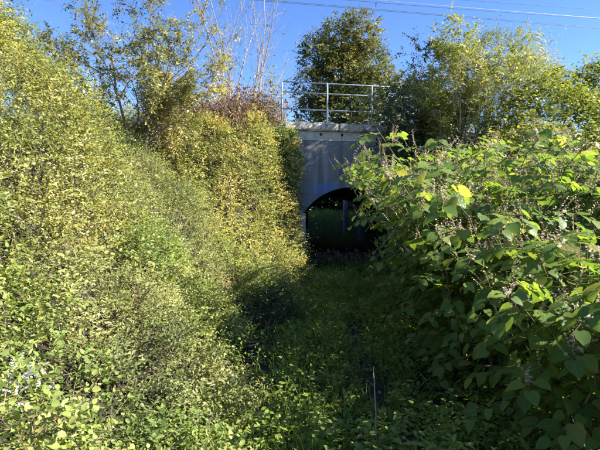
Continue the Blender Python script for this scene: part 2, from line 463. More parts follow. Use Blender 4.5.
# ground sheet: fine near, coarse to the horizon
def axis(lo, hi, step, far):
    a = list(np.arange(lo, hi + 1e-6, step))
    v, s = hi, step
    while v < far: s *= 1.35; v += s; a.append(v)
    v, s = lo, step
    while v > -far: s *= 1.35; v -= s; a.insert(0, v)
    return np.array(a)
gx, gy = axis(-8, 11, .16, 600), axis(-3, 32, .16, 600)
GX, GY = np.meshgrid(gx, gy)
pts = np.stack([GX.ravel(), GY.ravel()], 1)
gv = np.column_stack([pts, ground(pts)])
nx, ny = len(gx), len(gy)
ii = (np.arange(ny - 1)[:, None] * nx + np.arange(nx - 1)[None]).ravel()
gf = np.stack([ii, ii + 1, ii + nx + 1, ii + nx], 1)
mesh_obj('ground', mesh_np('ground', gv, gf, None, True), M['soil'], None, 'structure')

def W(lx, ly, lz):                                      # wall coordinates -> world
    q = W0 + lx * DW + ly * NIN
    return (q[0], q[1], lz)

def arch_z(lx):
    R = (HALF ** 2 + RISE ** 2) / (2 * RISE)
    a = max(R * R - lx * lx, 0)
    return SPRING + RISE - R + math.sqrt(a)

def prism(name, outline, thick, mat, parent, y0=0.0, rough=0.0):
    """outline = (lx,lz) polygon in the wall plane, extruded into the embankment"""
    bm = bmesh.new()
    a = [bm.verts.new(W(x, y0, z)) for x, z in outline]
    b = [bm.verts.new(W(x, y0 + thick, z)) for x, z in outline]
    n = len(outline)
    bm.faces.new(a); bm.faces.new(list(reversed(b)))
    for i in range(n): bm.faces.new((a[i], b[i], b[(i + 1) % n], a[(i + 1) % n]))
    bmesh.ops.recalc_face_normals(bm, faces=bm.faces)
    me = bpy.data.meshes.new(name); bm.to_mesh(me); bm.free()
    return wall_local(mesh_obj(name, me, mat, parent))

def wall_local(o):
    return o

# head wall: object space = wall space so the paint and streaks sit on it
wall = empty('headwall', (W0[0], W0[1], 0))
wall.rotation_euler = (0, 0, YAW)
tag(wall, 'grey concrete headwall with arched tunnel mouth, pale top band and blue spray paint', 'wall')
def wpart(name, bm, mat, parent=None):
    bmesh.ops.recalc_face_normals(bm, faces=bm.faces)
    me = bpy.data.meshes.new(name); bm.to_mesh(me); bm.free()
    me.materials.append(mat)
    o = bpy.data.objects.new(name, me); COL.objects.link(o)
    o.parent = parent or wall
    return o
def box(bm, x0, x1, y0, y1, z0, z1, cuts=0, jit=0.0, bev=0.0):
    r = bmesh.ops.create_cube(bm, size=1)
    vs = r['verts']
    for v in vs:
        v.co = ((x0 + x1) / 2 + v.co.x * (x1 - x0), (y0 + y1) / 2 + v.co.y * (y1 - y0), (z0 + z1) / 2 + v.co.z * (z1 - z0))
    if bev:
        es = list({e for v in vs for e in v.link_edges})
        bmesh.ops.bevel(bm, geom=es, offset=bev, segments=2, affect='EDGES')
    return bm
HW = 2.75
xs = sorted(set([-HW, -2.2, -1.7, HW, 2.2, 1.7] + list(np.round(np.linspace(-HALF, HALF, 41), 4))))
bm = bmesh.new()
TOPW = 3.35
def col(x0, x1, z00, z01):
    q = [bm.verts.new((x0, 0, z00)), bm.verts.new((x1, 0, z01)), bm.verts.new((x1, 0, TOPW)), bm.verts.new((x0, 0, TOPW))]
    q2 = [bm.verts.new((v.co.x, .42, v.co.z)) for v in q]
    bm.faces.new(q); bm.faces.new(q2)
    bm.faces.new((q[0], q[1], q2[1], q2[0]))
for a, b in zip(xs[:-1], xs[1:]):
    if b <= -HALF + 1e-4 or a >= HALF - 1e-4: col(a, b, -.3, -.3)
    else: col(a, b, arch_z(a), arch_z(b))
bmesh.ops.remove_doubles(bm, verts=bm.verts, dist=1e-4)
wpart('wall_face', bm, M['wall'])
# jamb strip on the mouth's left edge, its lit look put into a paler colour
bm = bmesh.new(); box(bm, -HALF - .10, -HALF + .035, -.05, .3, -.2, SPRING - .02, bev=.01); wpart('jamb_strip', bm, M['jamb'])
bm = bmesh.new(); box(bm, -HW, -.28, -.012, .42, TOPW + .002, 3.575); wpart('capping_band', bm, M['band'])
bm = bmesh.new(); box(bm, -.272, HW, -.012, .42, TOPW + .002, 3.575); wpart('capping_band', bm, M['band'])
for hx in (-.83, -.28, .25):
    bm = bmesh.new()
    bmesh.ops.create_cone(bm, cap_ends=True, segments=12, radius1=.035, radius2=.035, depth=.03, matrix=Matrix.Translation((hx + .02, -.012, 3.50)) @ Matrix.Rotation(math.pi / 2, 4, 'X'))
    wpart('weep_hole', bm, M['hole'])
cx = [-1.75, -.35, .95, 2.3]
for a, b in zip(cx[:-1], cx[1:]):
    bm = bmesh.new(); box(bm, a + .006, b - .006, -.12, .5, 3.578, 3.78, bev=.025)
    bmesh.ops.subdivide_edges(bm, edges=[e for e in bm.edges if e.calc_length() > .15], cuts=7, use_grid_fill=True)
    for v in bm.verts:
        q = np.array([[v.co.x, v.co.y, v.co.z]])
        v.co.z += float(nz(q, .16, 11)[0] - .5) * .035 * (1 if v.co.z > 3.68 else .35)
        v.co.y += float(nz(q, .2, 12)[0] - .5) * .03
    o = wpart('coping_block', bm, M['coping'])
# faint white scrawl above the crown of the arch
bm = bmesh.new()
sc = [(.05, 2.27), (.09, 2.36), (.13, 2.26), (.17, 2.34), (.22, 2.25), (.25, 2.36), (.29, 2.3), (.33, 2.37), (.36, 2.27), (.42, 2.35), (.44, 2.26)]
for (x0, z0), (x1, z1) in zip(sc[:-1], sc[1:]):
    d = Vector((x1 - x0, z1 - z0)).normalized(); n = Vector((-d.y, d.x)) * .008
    bm.faces.new([bm.verts.new((x0 + n.x, -.003, z0 + n.y)), bm.verts.new((x0 - n.x, -.003, z0 - n.y)), bm.verts.new((x1 - n.x, -.003, z1 - n.y)), bm.verts.new((x1 + n.x, -.003, z1 + n.y))])
wpart('white_scrawl', bm, M['scrawl'])

# tunnel lining (sheared along AX) and floor, deck over it
tun = empty('tunnel', (W0[0], W0[1], 0))
tag(tun, 'dark concrete arched tunnel barrel running under the embankment', 'tunnel')
def tunnel_mesh(off, thick):
    prof = [(-HALF - off, -.25), (-HALF - off, SPRING)]
    for x in np.linspace(-HALF, HALF, 25)[1:-1]: prof.append((x * (HALF + off) / HALF, arch_z(x) + off))
    prof += [(HALF + off, SPRING), (HALF + off, -.25)]
    return prof
V, F = [], []
inner, outer = tunnel_mesh(.004, 0), tunnel_mesh(.3, 0)
n = len(inner)
axl = AX / np.linalg.norm(AX)
steps = np.linspace(.43, TL, 12)
for s in steps:
    for prof in (inner, outer):
        for x, z in prof:
            q = W0 + x * DW + axl * s / (axl @ NIN)
            V.append((q[0], q[1], z))
for k in range(len(steps) - 1):
    for o_ in (0, n):
        b0, b1 = k * 2 * n + o_, (k + 1) * 2 * n + o_
        for i in range(n - 1): F.append((b0 + i, b0 + i + 1, b1 + i + 1, b1 + i))
for b in (0, (len(steps) - 1) * 2 * n):
    for i in range(n - 1): F.append((b + i, b + i + 1, b + n + i + 1, b + n + i))
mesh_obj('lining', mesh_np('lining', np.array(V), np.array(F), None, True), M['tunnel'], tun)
# deck slab with ballast spanning the cutting
V = []
for s in (.45, TL - .05):
    for lx in (-2.5, 2.5):
        for z in (2.75, DECK + .02):
            q = W0 + lx * DW + NIN * s
            V.append((q[0], q[1], z))
mesh_obj('deck', mesh_np('deck', np.array(V), np.array([[0, 1, 3, 2], [4, 6, 7, 5], [0, 2, 6, 4], [1, 5, 7, 3], [0, 4, 5, 1], [2, 3, 7, 6]])), M['ballast'], None, 'structure')

# ------------------------------------------------------------------ railing
def pipe(bm, a, b, r, seg=10):
    a, b = Vector(a), Vector(b); d = b - a
    m = Matrix.Translation((a + b) / 2) @ d.to_track_quat('Z', 'Y').to_matrix().to_4x4()
    bmesh.ops.create_cone(bm, cap_ends=True, segments=seg, radius1=r, radius2=r, depth=d.length, matrix=m)
def railing(name, ly, xs_, z0, label, rails=(.30, .72, .98), r=.024, ext=(0, 0)):
    root = empty(name, W(0, ly, z0)); root.rotation_euler = (0, 0, YAW)
    tag(root, label, 'railing')
    def part(nm, a, b, rad):
        bm = bmesh.new(); pipe(bm, a, b, rad)
        me = bpy.data.meshes.new(nm); bm.to_mesh(me); bm.free(); me.materials.append(M['galv'])
        o = bpy.data.objects.new(nm, me); COL.objects.link(o); o.parent = root
        for p in me.polygons: p.use_smooth = True
        return o
    for x in xs_:
        part('post', (x, 0, -.12), (x, 0, rails[-1] + (.0 if x != xs_[1] else .01)), r)
        bm = bmesh.new(); box(bm, x - .07, x + .07, -.07, .07, -.13, -.115); me = bpy.data.meshes.new('base_plate'); bm.to_mesh(me); bm.free(); me.materials.append(M['galv'])
        o = bpy.data.objects.new('base_plate', me); COL.objects.link(o); o.parent = root
    for h in rails:
        part('rail', (xs_[0] - ext[0] - .0, -.002, h - .012), (xs_[-1] + ext[1], -.002, h - .012), r * .85)
    return root
railing('pipe_railing', .25, (-1.76, -.58, .62, 1.85), 3.88, 'pale galvanised pipe railing with three rails above the concrete coping', r=.02, ext=(.0, .5))
railing('pipe_railing', TL - .4, (-2.2, -.95, .3, 1.55, 2.8), DECK + .15, 'far pipe railing beyond the track, glimpsed left of the nearer railing', r=.02)

# ------------------------------------------------------------------ overhead wires
def wire(name, ly, x0, x1, zs, label, mat, r, drops=None, contact=None):
    root = empty(name, W(0, ly, DECK)); root.rotation_euler = (0, 0, YAW)
    tag(root, label, 'wire', 'overhead railway wires')
    def strand(nm, za, sag, rad):
        X = np.linspace(x0, x1, 41)
        Z = za - DECK + sag * (((X - (x0 + x1) / 2) / ((x1 - x0) / 2)) ** 2)
        V, F = tubes(np.stack([X, X * 0, Z], 1)[None], np.full((1, 41), rad), 5)
        me = mesh_np(nm, V, F, np.zeros(len(V)), True); me.materials.append(mat)
        o = bpy.data.objects.new(nm, me); COL.objects.link(o); o.parent = root
        return lambda x: za - DECK + sag * (((x - (x0 + x1) / 2) / ((x1 - x0) / 2)) ** 2)
    f1 = strand('messenger_wire', zs, .8 if contact else .3, r)
    if contact:
        f2 = strand('contact_wire', contact, 0.02, r)
        for x in drops:
            V, F = tubes(np.array([[[x, 0, f2(x)], [x, 0, f1(x)]]]), np.full((1, 2), r * .6), 4)
            me = mesh_np('dropper', V, F, np.zeros(len(V))); me.materials.append(mat)
            o = bpy.data.objects.new('dropper', me); COL.objects.link(o); o.parent = root
wire('overhead_wire', 3.0, -24, 26, 8.35, 'lower dark overhead line of the near track with hanging droppers', M['wire'], .008, [-9, -3.5, 2.0, 4.1, 7.2, 12, 17], 8.1)
wire('overhead_wire', 6.8, -24, 30, 10.3, 'pale bright feeder wire crossing the sky at upper right', M['wire_pale'], .0065)
wire('overhead_wire', 7.6, -24, 30, 11.0, 'thin dark wire highest in the sky over the far track', M['wire'], .008, [4.0, 8.5], 10.3)

# ------------------------------------------------------------------ shrub carpet: domed shrubs on the banks
TYPES = {   # template, leaf length, twig length, leaves per twig, droop, up, leaf material, stem material, density
    'privet':  (T_LEAF, .038, .22, 9, .10, .5, 'privet', 'twig', 600),
    'herb':    (T_LEAF, .033, .22, 9, .12, .5, 'herb', 'twig', 700),
    'bramble': (T_BROAD, .033, .19, 8, .22, .7, 'bramble', 'twig', 860),
    'yellow':  (T_BROAD, .044, .22, 8, .25, .7, 'yellow', 'twig', 500),
    'dark':    (T_LEAF, .050, .25, 8, .20, .6, 'dark', 'twig', 260),
    'shrub':   (T_BROAD, .085, .34, 7, .25, .8, 'shrub', 'twig', 190),
    'willow':  (T_NARROW, .070, .32, 9, .10, .5, 'willow', 'pale_twig', 260),
}
def carpet(shrubs, bounds, seed, group):
    """shrubs: (x, y, R, H, type, name, label, category)"""
    r = np.random.default_rng(seed)
    x0, x1, y0, y1 = bounds
    A = (x1 - x0) * (y1 - y0)
    C = np.array([[s[0], s[1]] for s in shrubs]); R = np.array([s[2] for s in shrubs]); H = np.array([s[3] for s in shrubs])
    def surf(p):
        d = np.linalg.norm(p[:, None] - C[None], axis=2)
        d = d + (nz(p, .5, seed)[:, None] - .5) * .45
        h = H[None] * np.sqrt(np.clip(1 - (d / R[None]) ** 2, 0, 1))
        own = h.argmax(1)
        hm = h.max(1)
        lump = (nz(p, .45, seed + 1) - .5) * .5 + (nz(p, .15, seed + 2) - .5) * .28
        return ground(p) + hm + lump * np.clip(hm * 2, 0, 1), own, hm
    n = int(A * 2600)
    p = np.column_stack([r.uniform(x0, x1, n), r.uniform(y0, y1, n)])
    z, own, hm = surf(p)
    e = .12
    zx, _, _ = surf(p + [e, 0]); zy, _, _ = surf(p + [0, e])
    g = np.column_stack([-(zx - z) / e, -(zy - z) / e, np.ones(n)])
    sl = np.linalg.norm(g, axis=1)
    dens = np.array([TYPES[s[4]][8] for s in shrubs])[own]
    gap = nz(p, .33, seed + 5)
    vis = np.where((np.abs(p[:, 0]) < .86 * p[:, 1] + .5), 1.0, .12)          # thin out what the picture cannot show
    tocam = np.array([0, 0, EYE]) - np.column_stack([p, z])
    vis *= np.where((g * tocam).sum(1) / sl / np.linalg.norm(tocam, axis=1) < -.25, .35, 1.0)
    keep = (hm > .04) & (r.random(n) < vis) & (r.random(n) < np.minimum(sl, 4) * dens / 2600 * np.where(gap < .2, .5, 1.0))
    p, z, own, g, hm = p[keep], z[keep], own[keep], norm(g[keep]), hm[keep]
    g2 = g.copy()
    n = len(p)
    depth = r.exponential(.13, n) * np.minimum(hm * 2, 1)
    P = np.column_stack([p, z]) - g * depth[:, None]
    gp = ground(p)
    fill = r.random(n) < np.where(np.array([s_[4] == 'thicket' for s_ in shrubs])[own], .75, .22)
    P[fill, 2] = gp[fill] + (z[fill] - gp[fill]) * r.uniform(.08, .9, fill.sum())
    D = g * .8 + np.array([0, 0, .45]) + r.normal(0, .42, (n, 3))
    rnd = .44 + (nz(P, .55, seed + 7) - .5) * .7 + r.normal(0, .10, n)
    roots = []
    for i, s in enumerate(shrubs):
        T = TYPES[s[4]]
        m = own == i
        zc = gz(s[0], s[1])
        root = empty(s[5], (s[0], s[1], zc)); tag(root, s[6], s[7], group)
        la, sa = Acc(), Acc()
        L = T[2] * r.uniform(.5, 1.35, m.sum())
        # a few long leaders stand proud of the surface
        ld = r.random(m.sum()) < .05; L[ld] *= 1.7
        nar = (r.random(m.sum()) < .4) & (T[0] is not T_NARROW) & (T[1] < .06)
        Pm, Dm, Rm = P[m], D[m], np.clip(rnd[m], 0, 1)
        spray(la, sa, Pm[nar], Dm[nar], L[nar] * 1.1, T[3], T[1] * 1.15, T_NARROW, Rm[nar], T[4], .8, T[5], .0018, .4, seed * 50 + i + 7000)
        spray(la, sa, Pm[~nar], Dm[~nar], L[~nar], T[3], T[1], T[0], Rm[~nar], T[4], 1.0, T[5], .0018, .3, seed * 50 + i)
        # inner stems from the base to the surface
        q = np.flatnonzero(m)
        if len(q):
            q = r.choice(q, min(len(q), 36), replace=False)
            base = np.column_stack([s[0] + (P[q, 0] - s[0]) * .45, s[1] + (P[q, 1] - s[1]) * .45, np.zeros(len(q))])
            base[:, 2] = ground(base[:, :2]) - .05
            mid = (base + P[q]) / 2 + r.normal(0, .08, (len(q), 3)); mid[:, 2] += .12
            V, F = tubes(np.stack([base, mid, P[q]], 1), np.array([[.010, .007, .003]]) * r.uniform(.6, 1.3, (len(q), 1)), 4)
            sa.add(V, F, np.repeat(r.random(len(q)), 12))
        la.build('foliage', M[T[6]], root, 'stuff')
        sa.build('stems', M[T[7]], root, 'stuff')
        roots.append((root, P[m], g2[m]))
    return roots

LEFT = [
 (-3.3, 4.7, 1.75, 1.55, 'privet', 'privet_bush', 'tall yellowish privet bush with black berries at upper left edge', 'bush'),
 (-4.3, 3.3, 1.7, 1.5, 'privet', 'privet_bush', 'privet bush cut off by the left edge of the picture', 'bush'),
 (-2.0, 2.1, 1.25, .72, 'bramble', 'bramble_bush', 'green bramble filling the bottom left corner of the picture', 'bush'),
 (-2.5, 3.6, 1.25, .75, 'privet', 'privet_bush', 'low olive privet bush on the sunny left bank above the bramble', 'bush'),
 (-1.5, 3.3, 1.0, .62, 'herb', 'weed_clump', 'pale weedy clump low on the left bank nearest the path', 'weeds'),
 (-2.7, 5.3, 1.4, .85, 'herb', 'weed_clump', 'dry olive weed clump halfway up the left bank', 'weeds'),
 (-1.55, 5.0, 1.1, .70, 'bramble', 'bramble_bush', 'bramble at the edge of the shade on the left bank', 'bush'),
 (-2.05, 6.9, 1.4, .85, 'herb', 'weed_clump', 'tangled weed clump with yellow leaves in the middle of the left bank', 'weeds'),
 (-1.35, 8.6, 1.4, .8, 'yellow', 'yellow_shrub', 'bright yellow leaved shrub on the left bank before the wall', 'shrub'),
 (-.5, 10.25, .9, 2.0, 'yellow', 'yellow_shrub', 'yellow shrub touching the left edge of the concrete wall', 'shrub'),
 (-.75, 9.5, .95, 1.15, 'yellow', 'yellow_shrub', 'sunlit yellow shrub bulging towards the path just before the tunnel mouth', 'shrub'),
 (-3.5, 7.4, 1.5, .9, 'dark', 'ivy_bush', 'dark ivy bush in the hollow beneath the left tree', 'bush'),
 (-2.9, 9.6, 1.5, .45, 'yellow', 'yellow_shrub', 'yellowish shrub on the slope under the bare sapling', 'shrub'),
 (-1.15, 7.1, 1.0, .7, 'bramble', 'bramble_bush', 'shaded bramble at the foot of the left bank near the tunnel', 'bush'),
 (-4.8, 6.4, 1.5, .6, 'privet', 'privet_bush', 'darker privet bush behind the upper left ridge', 'bush'),
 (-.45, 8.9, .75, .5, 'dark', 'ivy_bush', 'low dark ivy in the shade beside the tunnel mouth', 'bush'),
 (-1.0, 2.0, .85, .5, 'bramble', 'bramble_bush', 'low bramble at the bottom edge beside the nettles', 'bush'),
 (-1.5, 1.45, .85, .62, 'bramble', 'bramble_bush', 'bramble sprig cut by the very bottom left corner', 'bush'),
 (-.75, 5.6, .6, .4, 'dark', 'ivy_bush', 'low shaded ivy where the left bank meets the path', 'bush'),
]
left_roots = carpet(LEFT, (-6.2, .2, .9, 12.0), 21, 'shrubs on the left bank')

RIGHT = [
 (4.1, 11.3, 1.5, 1.5, 'dark', 'dark_shrub', 'dark shaded shrub hanging over the right end of the wall', 'shrub'),  # shade below the twigs is put into its dark leaf colour
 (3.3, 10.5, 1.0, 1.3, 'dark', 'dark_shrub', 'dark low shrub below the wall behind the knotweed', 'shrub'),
 (5.7, 9.6, 1.9, 2.0, 'shrub', 'leafy_shrub', 'yellow green leafy shrub right of the bare twiggy shrub', 'shrub'),
 (6.9, 7.9, 1.9, 1.9, 'shrub', 'leafy_shrub', 'yellow green leafy shrub at the right edge of the picture', 'shrub'),
 (8.4, 10.4, 2.2, 2.1, 'shrub', 'leafy_shrub', 'leafy shrub high on the slope at far upper right', 'shrub'),
 (4.6, 7.9, 1.5, 2.0, 'shrub', 'leafy_shrub', 'sunlit leafy shrub just behind the knotweed stand', 'shrub'),
 (4.2, 11.2, 1.4, 2.0, 'willow', 'willow_shrub', 'olive shrub mass filled by the fan of bare twigs', 'shrub'),
 (4.9, 10.7, 1.5, 2.5, 'willow', 'willow_shrub', 'dense olive shrub directly behind the fan of bare twigs', 'shrub'),
 (3.75, 12.3, 1.35, 1.7, 'dark', 'dark_shrub', 'dark shrub on the embankment top where the railing ends', 'shrub'),
 (5.9, 12.3, 1.8, 1.9, 'willow', 'willow_shrub', 'feathery pale shrub on the embankment top at upper right', 'shrub'),
]
right_roots = carpet(RIGHT, (1.6, 10.5, 5.5, 14.0), 33, 'shrubs on the right bank')

iv = empty('climbing_ivy', W(-1.75, -.2, 0)); tag(iv, 'dark green ivy climbing the left edge of the concrete wall', 'ivy')
r = np.random.default_rng(91)
n = 2300
lx = -2.75 + 1.55 * r.random(n) ** .8; lz = 1.6 + 2.0 * r.random(n) ** .8
edge = -1.36 + .22 * (nz(np.column_stack([lx * 0, lz]), .5, 92) - .3) - .18 * sstep((lz - 2.9) / .6)
k = lx < edge
lx, lz = lx[k], lz[k]; n = len(lx)
ly = -.04 - .26 * r.random(n) * sstep((edge[k] - lx) / .3 + .3)
P = np.column_stack([W0[0] + lx * DW[0] + ly * NIN[0], W0[1] + lx * DW[1] + ly * NIN[1], lz])
la, sa = Acc(), Acc()
spray(la, sa, P, np.array([.1, -.7, .1]) + r.normal(0, .5, (n, 3)), r.uniform(.1, .24, n), 6, .055, T_BROAD, np.clip(.5 + (nz(P, .4, 93) - .5) + r.normal(0, .15, n), 0, 1), .3, 1, .2, .002, .5, 94)
la.build('foliage', M['bramble'], iv, 'stuff'); sa.build('stems', M['twig'], iv, 'stuff')
r = np.random.default_rng(95)
for root, P, g in left_roots[:8]:
    m = min(len(P), 7)
    if m < 4: continue
    q = r.choice(len(P), m, replace=False)
    d = norm(r.normal(0, 1, (m, 3)) + np.array([.2, 0, .3])); d = norm(d - g[q] * (d * g[q]).sum(1)[:, None] * .8)
    L = r.uniform(.2, .6, m); t = np.linspace(0, 1, 6)[None, :, None]
    path = P[q][:, None] + g[q][:, None] * (.06 + .14 * np.sin(t * 3.0)) + (L[:, None, None] * t) * d[:, None] + r.normal(0, .012, (m, 6, 3))
    V, F = tubes(path, np.linspace(1, .35, 6)[None] * r.uniform(.0014, .003, (m, 1)), 4)
    a = Acc(); a.add(V, F, np.repeat(r.random(m), 24)); a.build('bare_twigs', M['twig'], root, 'stuff')
# black berries and white blossom on the near left bushes
def ico(r):
    bm = bmesh.new(); bmesh.ops.create_icosphere(bm, subdivisions=1, radius=r)
    V = np.array([v.co[:] for v in bm.verts]); F = np.array([[v.index for v in f.verts] for f in bm.faces]); bm.free()
    return V, F
def clusters(root, P, g, n, per, rad, spread, mat, name, seed, near=None):
    r = np.random.default_rng(seed)
    if near is not None:
        w = np.exp(-((P - np.array(near)) ** 2).sum(1) / .12 ** 2); w /= w.sum()
        q = r.choice(len(P), n, p=w)
    else: q = r.choice(len(P), n, replace=False)
    c = (P[q] + g[q] * .17)[:, None] + r.normal(0, spread, (n, per, 3))
    c = c.reshape(-1, 3)
    V, F = ico(rad)
    VV = (c[:, None] + V[None]).reshape(-1, 3); FF = (np.arange(len(c))[:, None, None] * len(V) + F[None]).reshape(-1, 3)
    mesh_obj(name, mesh_np(name, VV, FF, np.zeros(len(VV)), True), M[mat], root, 'stuff')
clusters(*left_roots[0], 26, 22, .0065, .028, 'berry', 'berries', 1)
clusters(*left_roots[1], 10, 22, .0065, .028, 'berry', 'berries', 2)
clusters(*left_roots[3], 9, 20, .006, .026, 'berry', 'berries', 3)
ray = norm(np.array([-.665, 1, -.445]))
best = None
for root, P, g in left_roots:
    v = P - np.array([0, 0, EYE]); tq = v @ ray
    dist = np.linalg.norm(v - tq[:, None] * ray, axis=1) + np.where((tq > 1.6) & (tq < 4), tq * .04, 9)
    if len(dist) and (best is None or dist.min() < best[0]): best = (dist.min(), root, P[np.argsort(dist)[:5]], g[np.argsort(dist)[:5]])
fa = Acc()
Pb = np.repeat(best[2] + best[3] * .10, 4, 0) + np.random.default_rng(5).normal(0, .03, (20, 3))
spray(fa, None, Pb, np.repeat(best[3], 4, 0) + np.random.default_rng(6).normal(0, .7, (20, 3)), np.full(20, .04), 8, .013, T_BROAD, np.full(20, .5), 0, 1.6, .3, .001, 0, 9)
fa.build('blossom', M['white_fl'], best[1], 'stuff')

# ------------------------------------------------------------------ branching trees
def grow(seed, base, trunks, levels, spread=0.0):
    """trunks: (dir, length, radius); levels: list of (n children, length factor, spread, radius factor, start). Returns segment tubes by level and twig ends"""
    r = np.random.default_rng(seed)
    K = 5
    cur = [(np.array(base, float) + (r.normal(0, spread, 3) * [1, 1, 0]), norm(np.array(d, float)), L, R) for d, L, R in trunks]
    tubesets, ends = [], []
    for lv in range(len(levels) + 1):
        P = np.array([c[0] for c in cur]); D = np.array([c[1] for c in cur]); L = np.array([c[2] for c in cur]); R = np.array([c[3] for c in cur])
        N = len(P)
        t = np.linspace(0, 1, K)
        bend = r.normal(0, .12, (N, 3)); bend[:, 2] += .08
        wob = np.cumsum(r.normal(0, .025, (N, K, 3)), axis=1); wob[:, 0] = 0
        path = P[:, None] + L[:, None, None] * (t[None, :, None] * D[:, None] + (t ** 2)[None, :, None] * bend[:, None] + wob)
        tubesets.append((path, R[:, None] * (1 - .65 * t[None])))
        if lv == len(levels):
            ends = (path, D); break
        nch, lf, sp, rf, st = levels[lv]
        nxt = []
        for i in range(N):
            for k in range(nch):
                s = st + (1 - st) * (k + r.random()) / nch
                x = s * (K - 1); a = min(int(x), K - 2); fr = x - a
                q = path[i, a] * (1 - fr) + path[i, a + 1] * fr
                d = norm(norm(path[i, a + 1] - path[i, a]) + r.normal(0, sp, 3))
                nxt.append((q, d, L[i] * lf * r.uniform(.7, 1.25) * (1.15 - .4 * s), R[i] * (1 - .6 * s) * rf))
        cur = nxt
    return tubesets, ends

def tree(name, label, base, trunks, levels, leafset, barkmat, seed, cat='tree', group=None, sides=(7, 5, 4, 3, 3), spread=0.0):
    """leafset: (template, leaf length, leaves per twig, twig length, material, keep fraction, twigs per end)"""
    root = empty(name, base); tag(root, label, cat, group)
    ts, (path, D) = grow(seed, base, trunks, levels, spread)
    trunk, br = Acc(), Acc()
    for lv, (p, rad) in enumerate(ts):
        V, F = tubes(p, np.maximum(rad, .0022), sides[min(lv, 4)])
        (trunk if lv == 0 else br).add(V, F, np.repeat(np.random.default_rng(seed + lv).random(len(p)), p.shape[1] * sides[min(lv, 4)]))
    trunk.build('trunk', M[barkmat], root, None, True)
    br.build('branches', M[barkmat], root, 'stuff', True)
    if leafset:
        tmpl, ll, nl, tl, mat, keep, per = leafset
        r = np.random.default_rng(seed + 99)
        P, Dd = [], []
        for j in range(per):
            f = r.uniform(.25, 1, len(path)); x = f * (path.shape[1] - 1); a = np.minimum(x.astype(int), path.shape[1] - 2); fr = (x - a)[:, None]
            ix = np.arange(len(path))
            P.append(path[ix, a] * (1 - fr) + path[ix, a + 1] * fr); Dd.append(norm(path[ix, a + 1] - path[ix, a]) + r.normal(0, .55, (len(path), 3)))
        P = np.concatenate(P); Dd = np.concatenate(Dd)
        m = r.random(len(P)) < keep
        P, Dd = P[m], Dd[m]
        rnd = np.clip((.56 if mat == 'elder' else .45) + (nz(P, .7, seed) - .5) * .8 + r.normal(0, .12, len(P)), 0, 1)
        la, sa = Acc(), Acc()
        spray(la, sa, P, Dd, tl * r.uniform(.6, 1.3, len(P)), nl, ll, tmpl, rnd, .2, 1.0, .6, .002, .5, seed + 5)
        la.build('crown', M[mat], root, 'stuff')
        sa.build('twigs', M[barkmat], root, 'stuff')
    return root

def at(x, y, dz=-.05): return (x, y, gz(x, y) + dz)

# yellowing small tree on the left bank
tree('elder_tree', 'small yellowing tree with airy branches leaning left above the left bank', at(-3.1, 8.4),
     [((-.5, -.1, 1), 2.2, .035), ((-.12, .1, 1), 2.4, .04), ((.15, -.1, 1), 2.2, .035), ((.3, .15, 1), 1.8, .03), ((-.75, -.2, .8), 1.9, .028)],
     [(7, .62, .40, .55, .2), (6, .55, .5, .5, .15), (4, .6, .55, .5, .2)],
     (T_LEAF, .055, 7, .20, 'elder', .95, 9), 'twig', 5)
# bare multi-stemmed sapling
tree('bare_sapling', 'nearly leafless sapling with many thin upright stems left of the railing', at(-1.55, 12.0),
     [((dx, dy, 1), L, .02) for dx, dy, L in ((-.22, 0, 3.2), (-.10, .05, 3.6), (-.02, -.05, 3.9), (.06, .04, 3.8), (.14, -.03, 3.5), (.24, .05, 3.1), (-.34, .02, 2.6), (-.28, -.1, 3.4), (.32, -.1, 3.3), (.18, .1, 4.0), (-.16, -.12, 3.9), (.4, .05, 2.6))],
     [(9, .33, .26, .45, .18), (4, .45, .35, .5, .2)],
     (T_LEAF, .045, 3, .12, 'farleaf', .4, 1), 'birch', 8, spread=.2)
# fan of pale bare stems right of the wall
tree('twiggy_shrub', 'shrub with a fan of pale bare twigs above the right end of the wall', at(3.75, 10.3),
     [((dx, dy, 1), L * .78, .016) for dx, dy, L in ((-.75, -.1, 1.9), (-.55, .0, 2.3), (-.38, -.2, 2.4), (-.2, .1, 2.6), (-.05, -.1, 2.7), (.1, .1, 2.7), (.25, -.1, 2.6), (.42, .1, 2.5), (.6, 0, 2.3), (-.95, -.3, 1.7), (-.85, .1, 2.0), (.8, -.1, 2.0), (-.3, .15, 3.0), (-.12, -.25, 3.1), (.05, .2, 3.1), (.2, -.25, 3.0))],
     [(7, .42, .26, .5, .15), (4, .5, .35, .55, .2)],
     (T_LEAF, .075, 8, .26, 'willow', .95, 6), 'pale_twig', 17, 'shrub')
tree('feathery_tree', 'slight feathery tree top rising behind the right hand shrubs', at(6.6, 12.8),
     [((dx, dy, 1), L, .016) for dx, dy, L in ((-.3, 0, 2.0), (-.1, .1, 2.3), (.12, -.1, 2.3), (.3, 0, 2.0))],
     [(6, .42, .3, .5, .2), (4, .5, .35, .55, .2)],
     (T_NARROW, .08, 8, .28, 'willow', .8, 2), 'pale_twig', 19)
tree('hedge_tree', 'dark green tree at the far right edge beyond the shrubs', at(11.2, 14.0),
     [((-.2, 0, 1), 2.4, .08), ((.2, .1, 1), 2.3, .08), ((0, -.2, 1), 2.5, .08)],
     [(6, .55, .4, .5, .2), (5, .5, .45, .5, .2), (3, .5, .5, .5, .2)],
     (T_LEAF, .09, 8, .3, 'shrub', 1, 2), 'twig', 23)
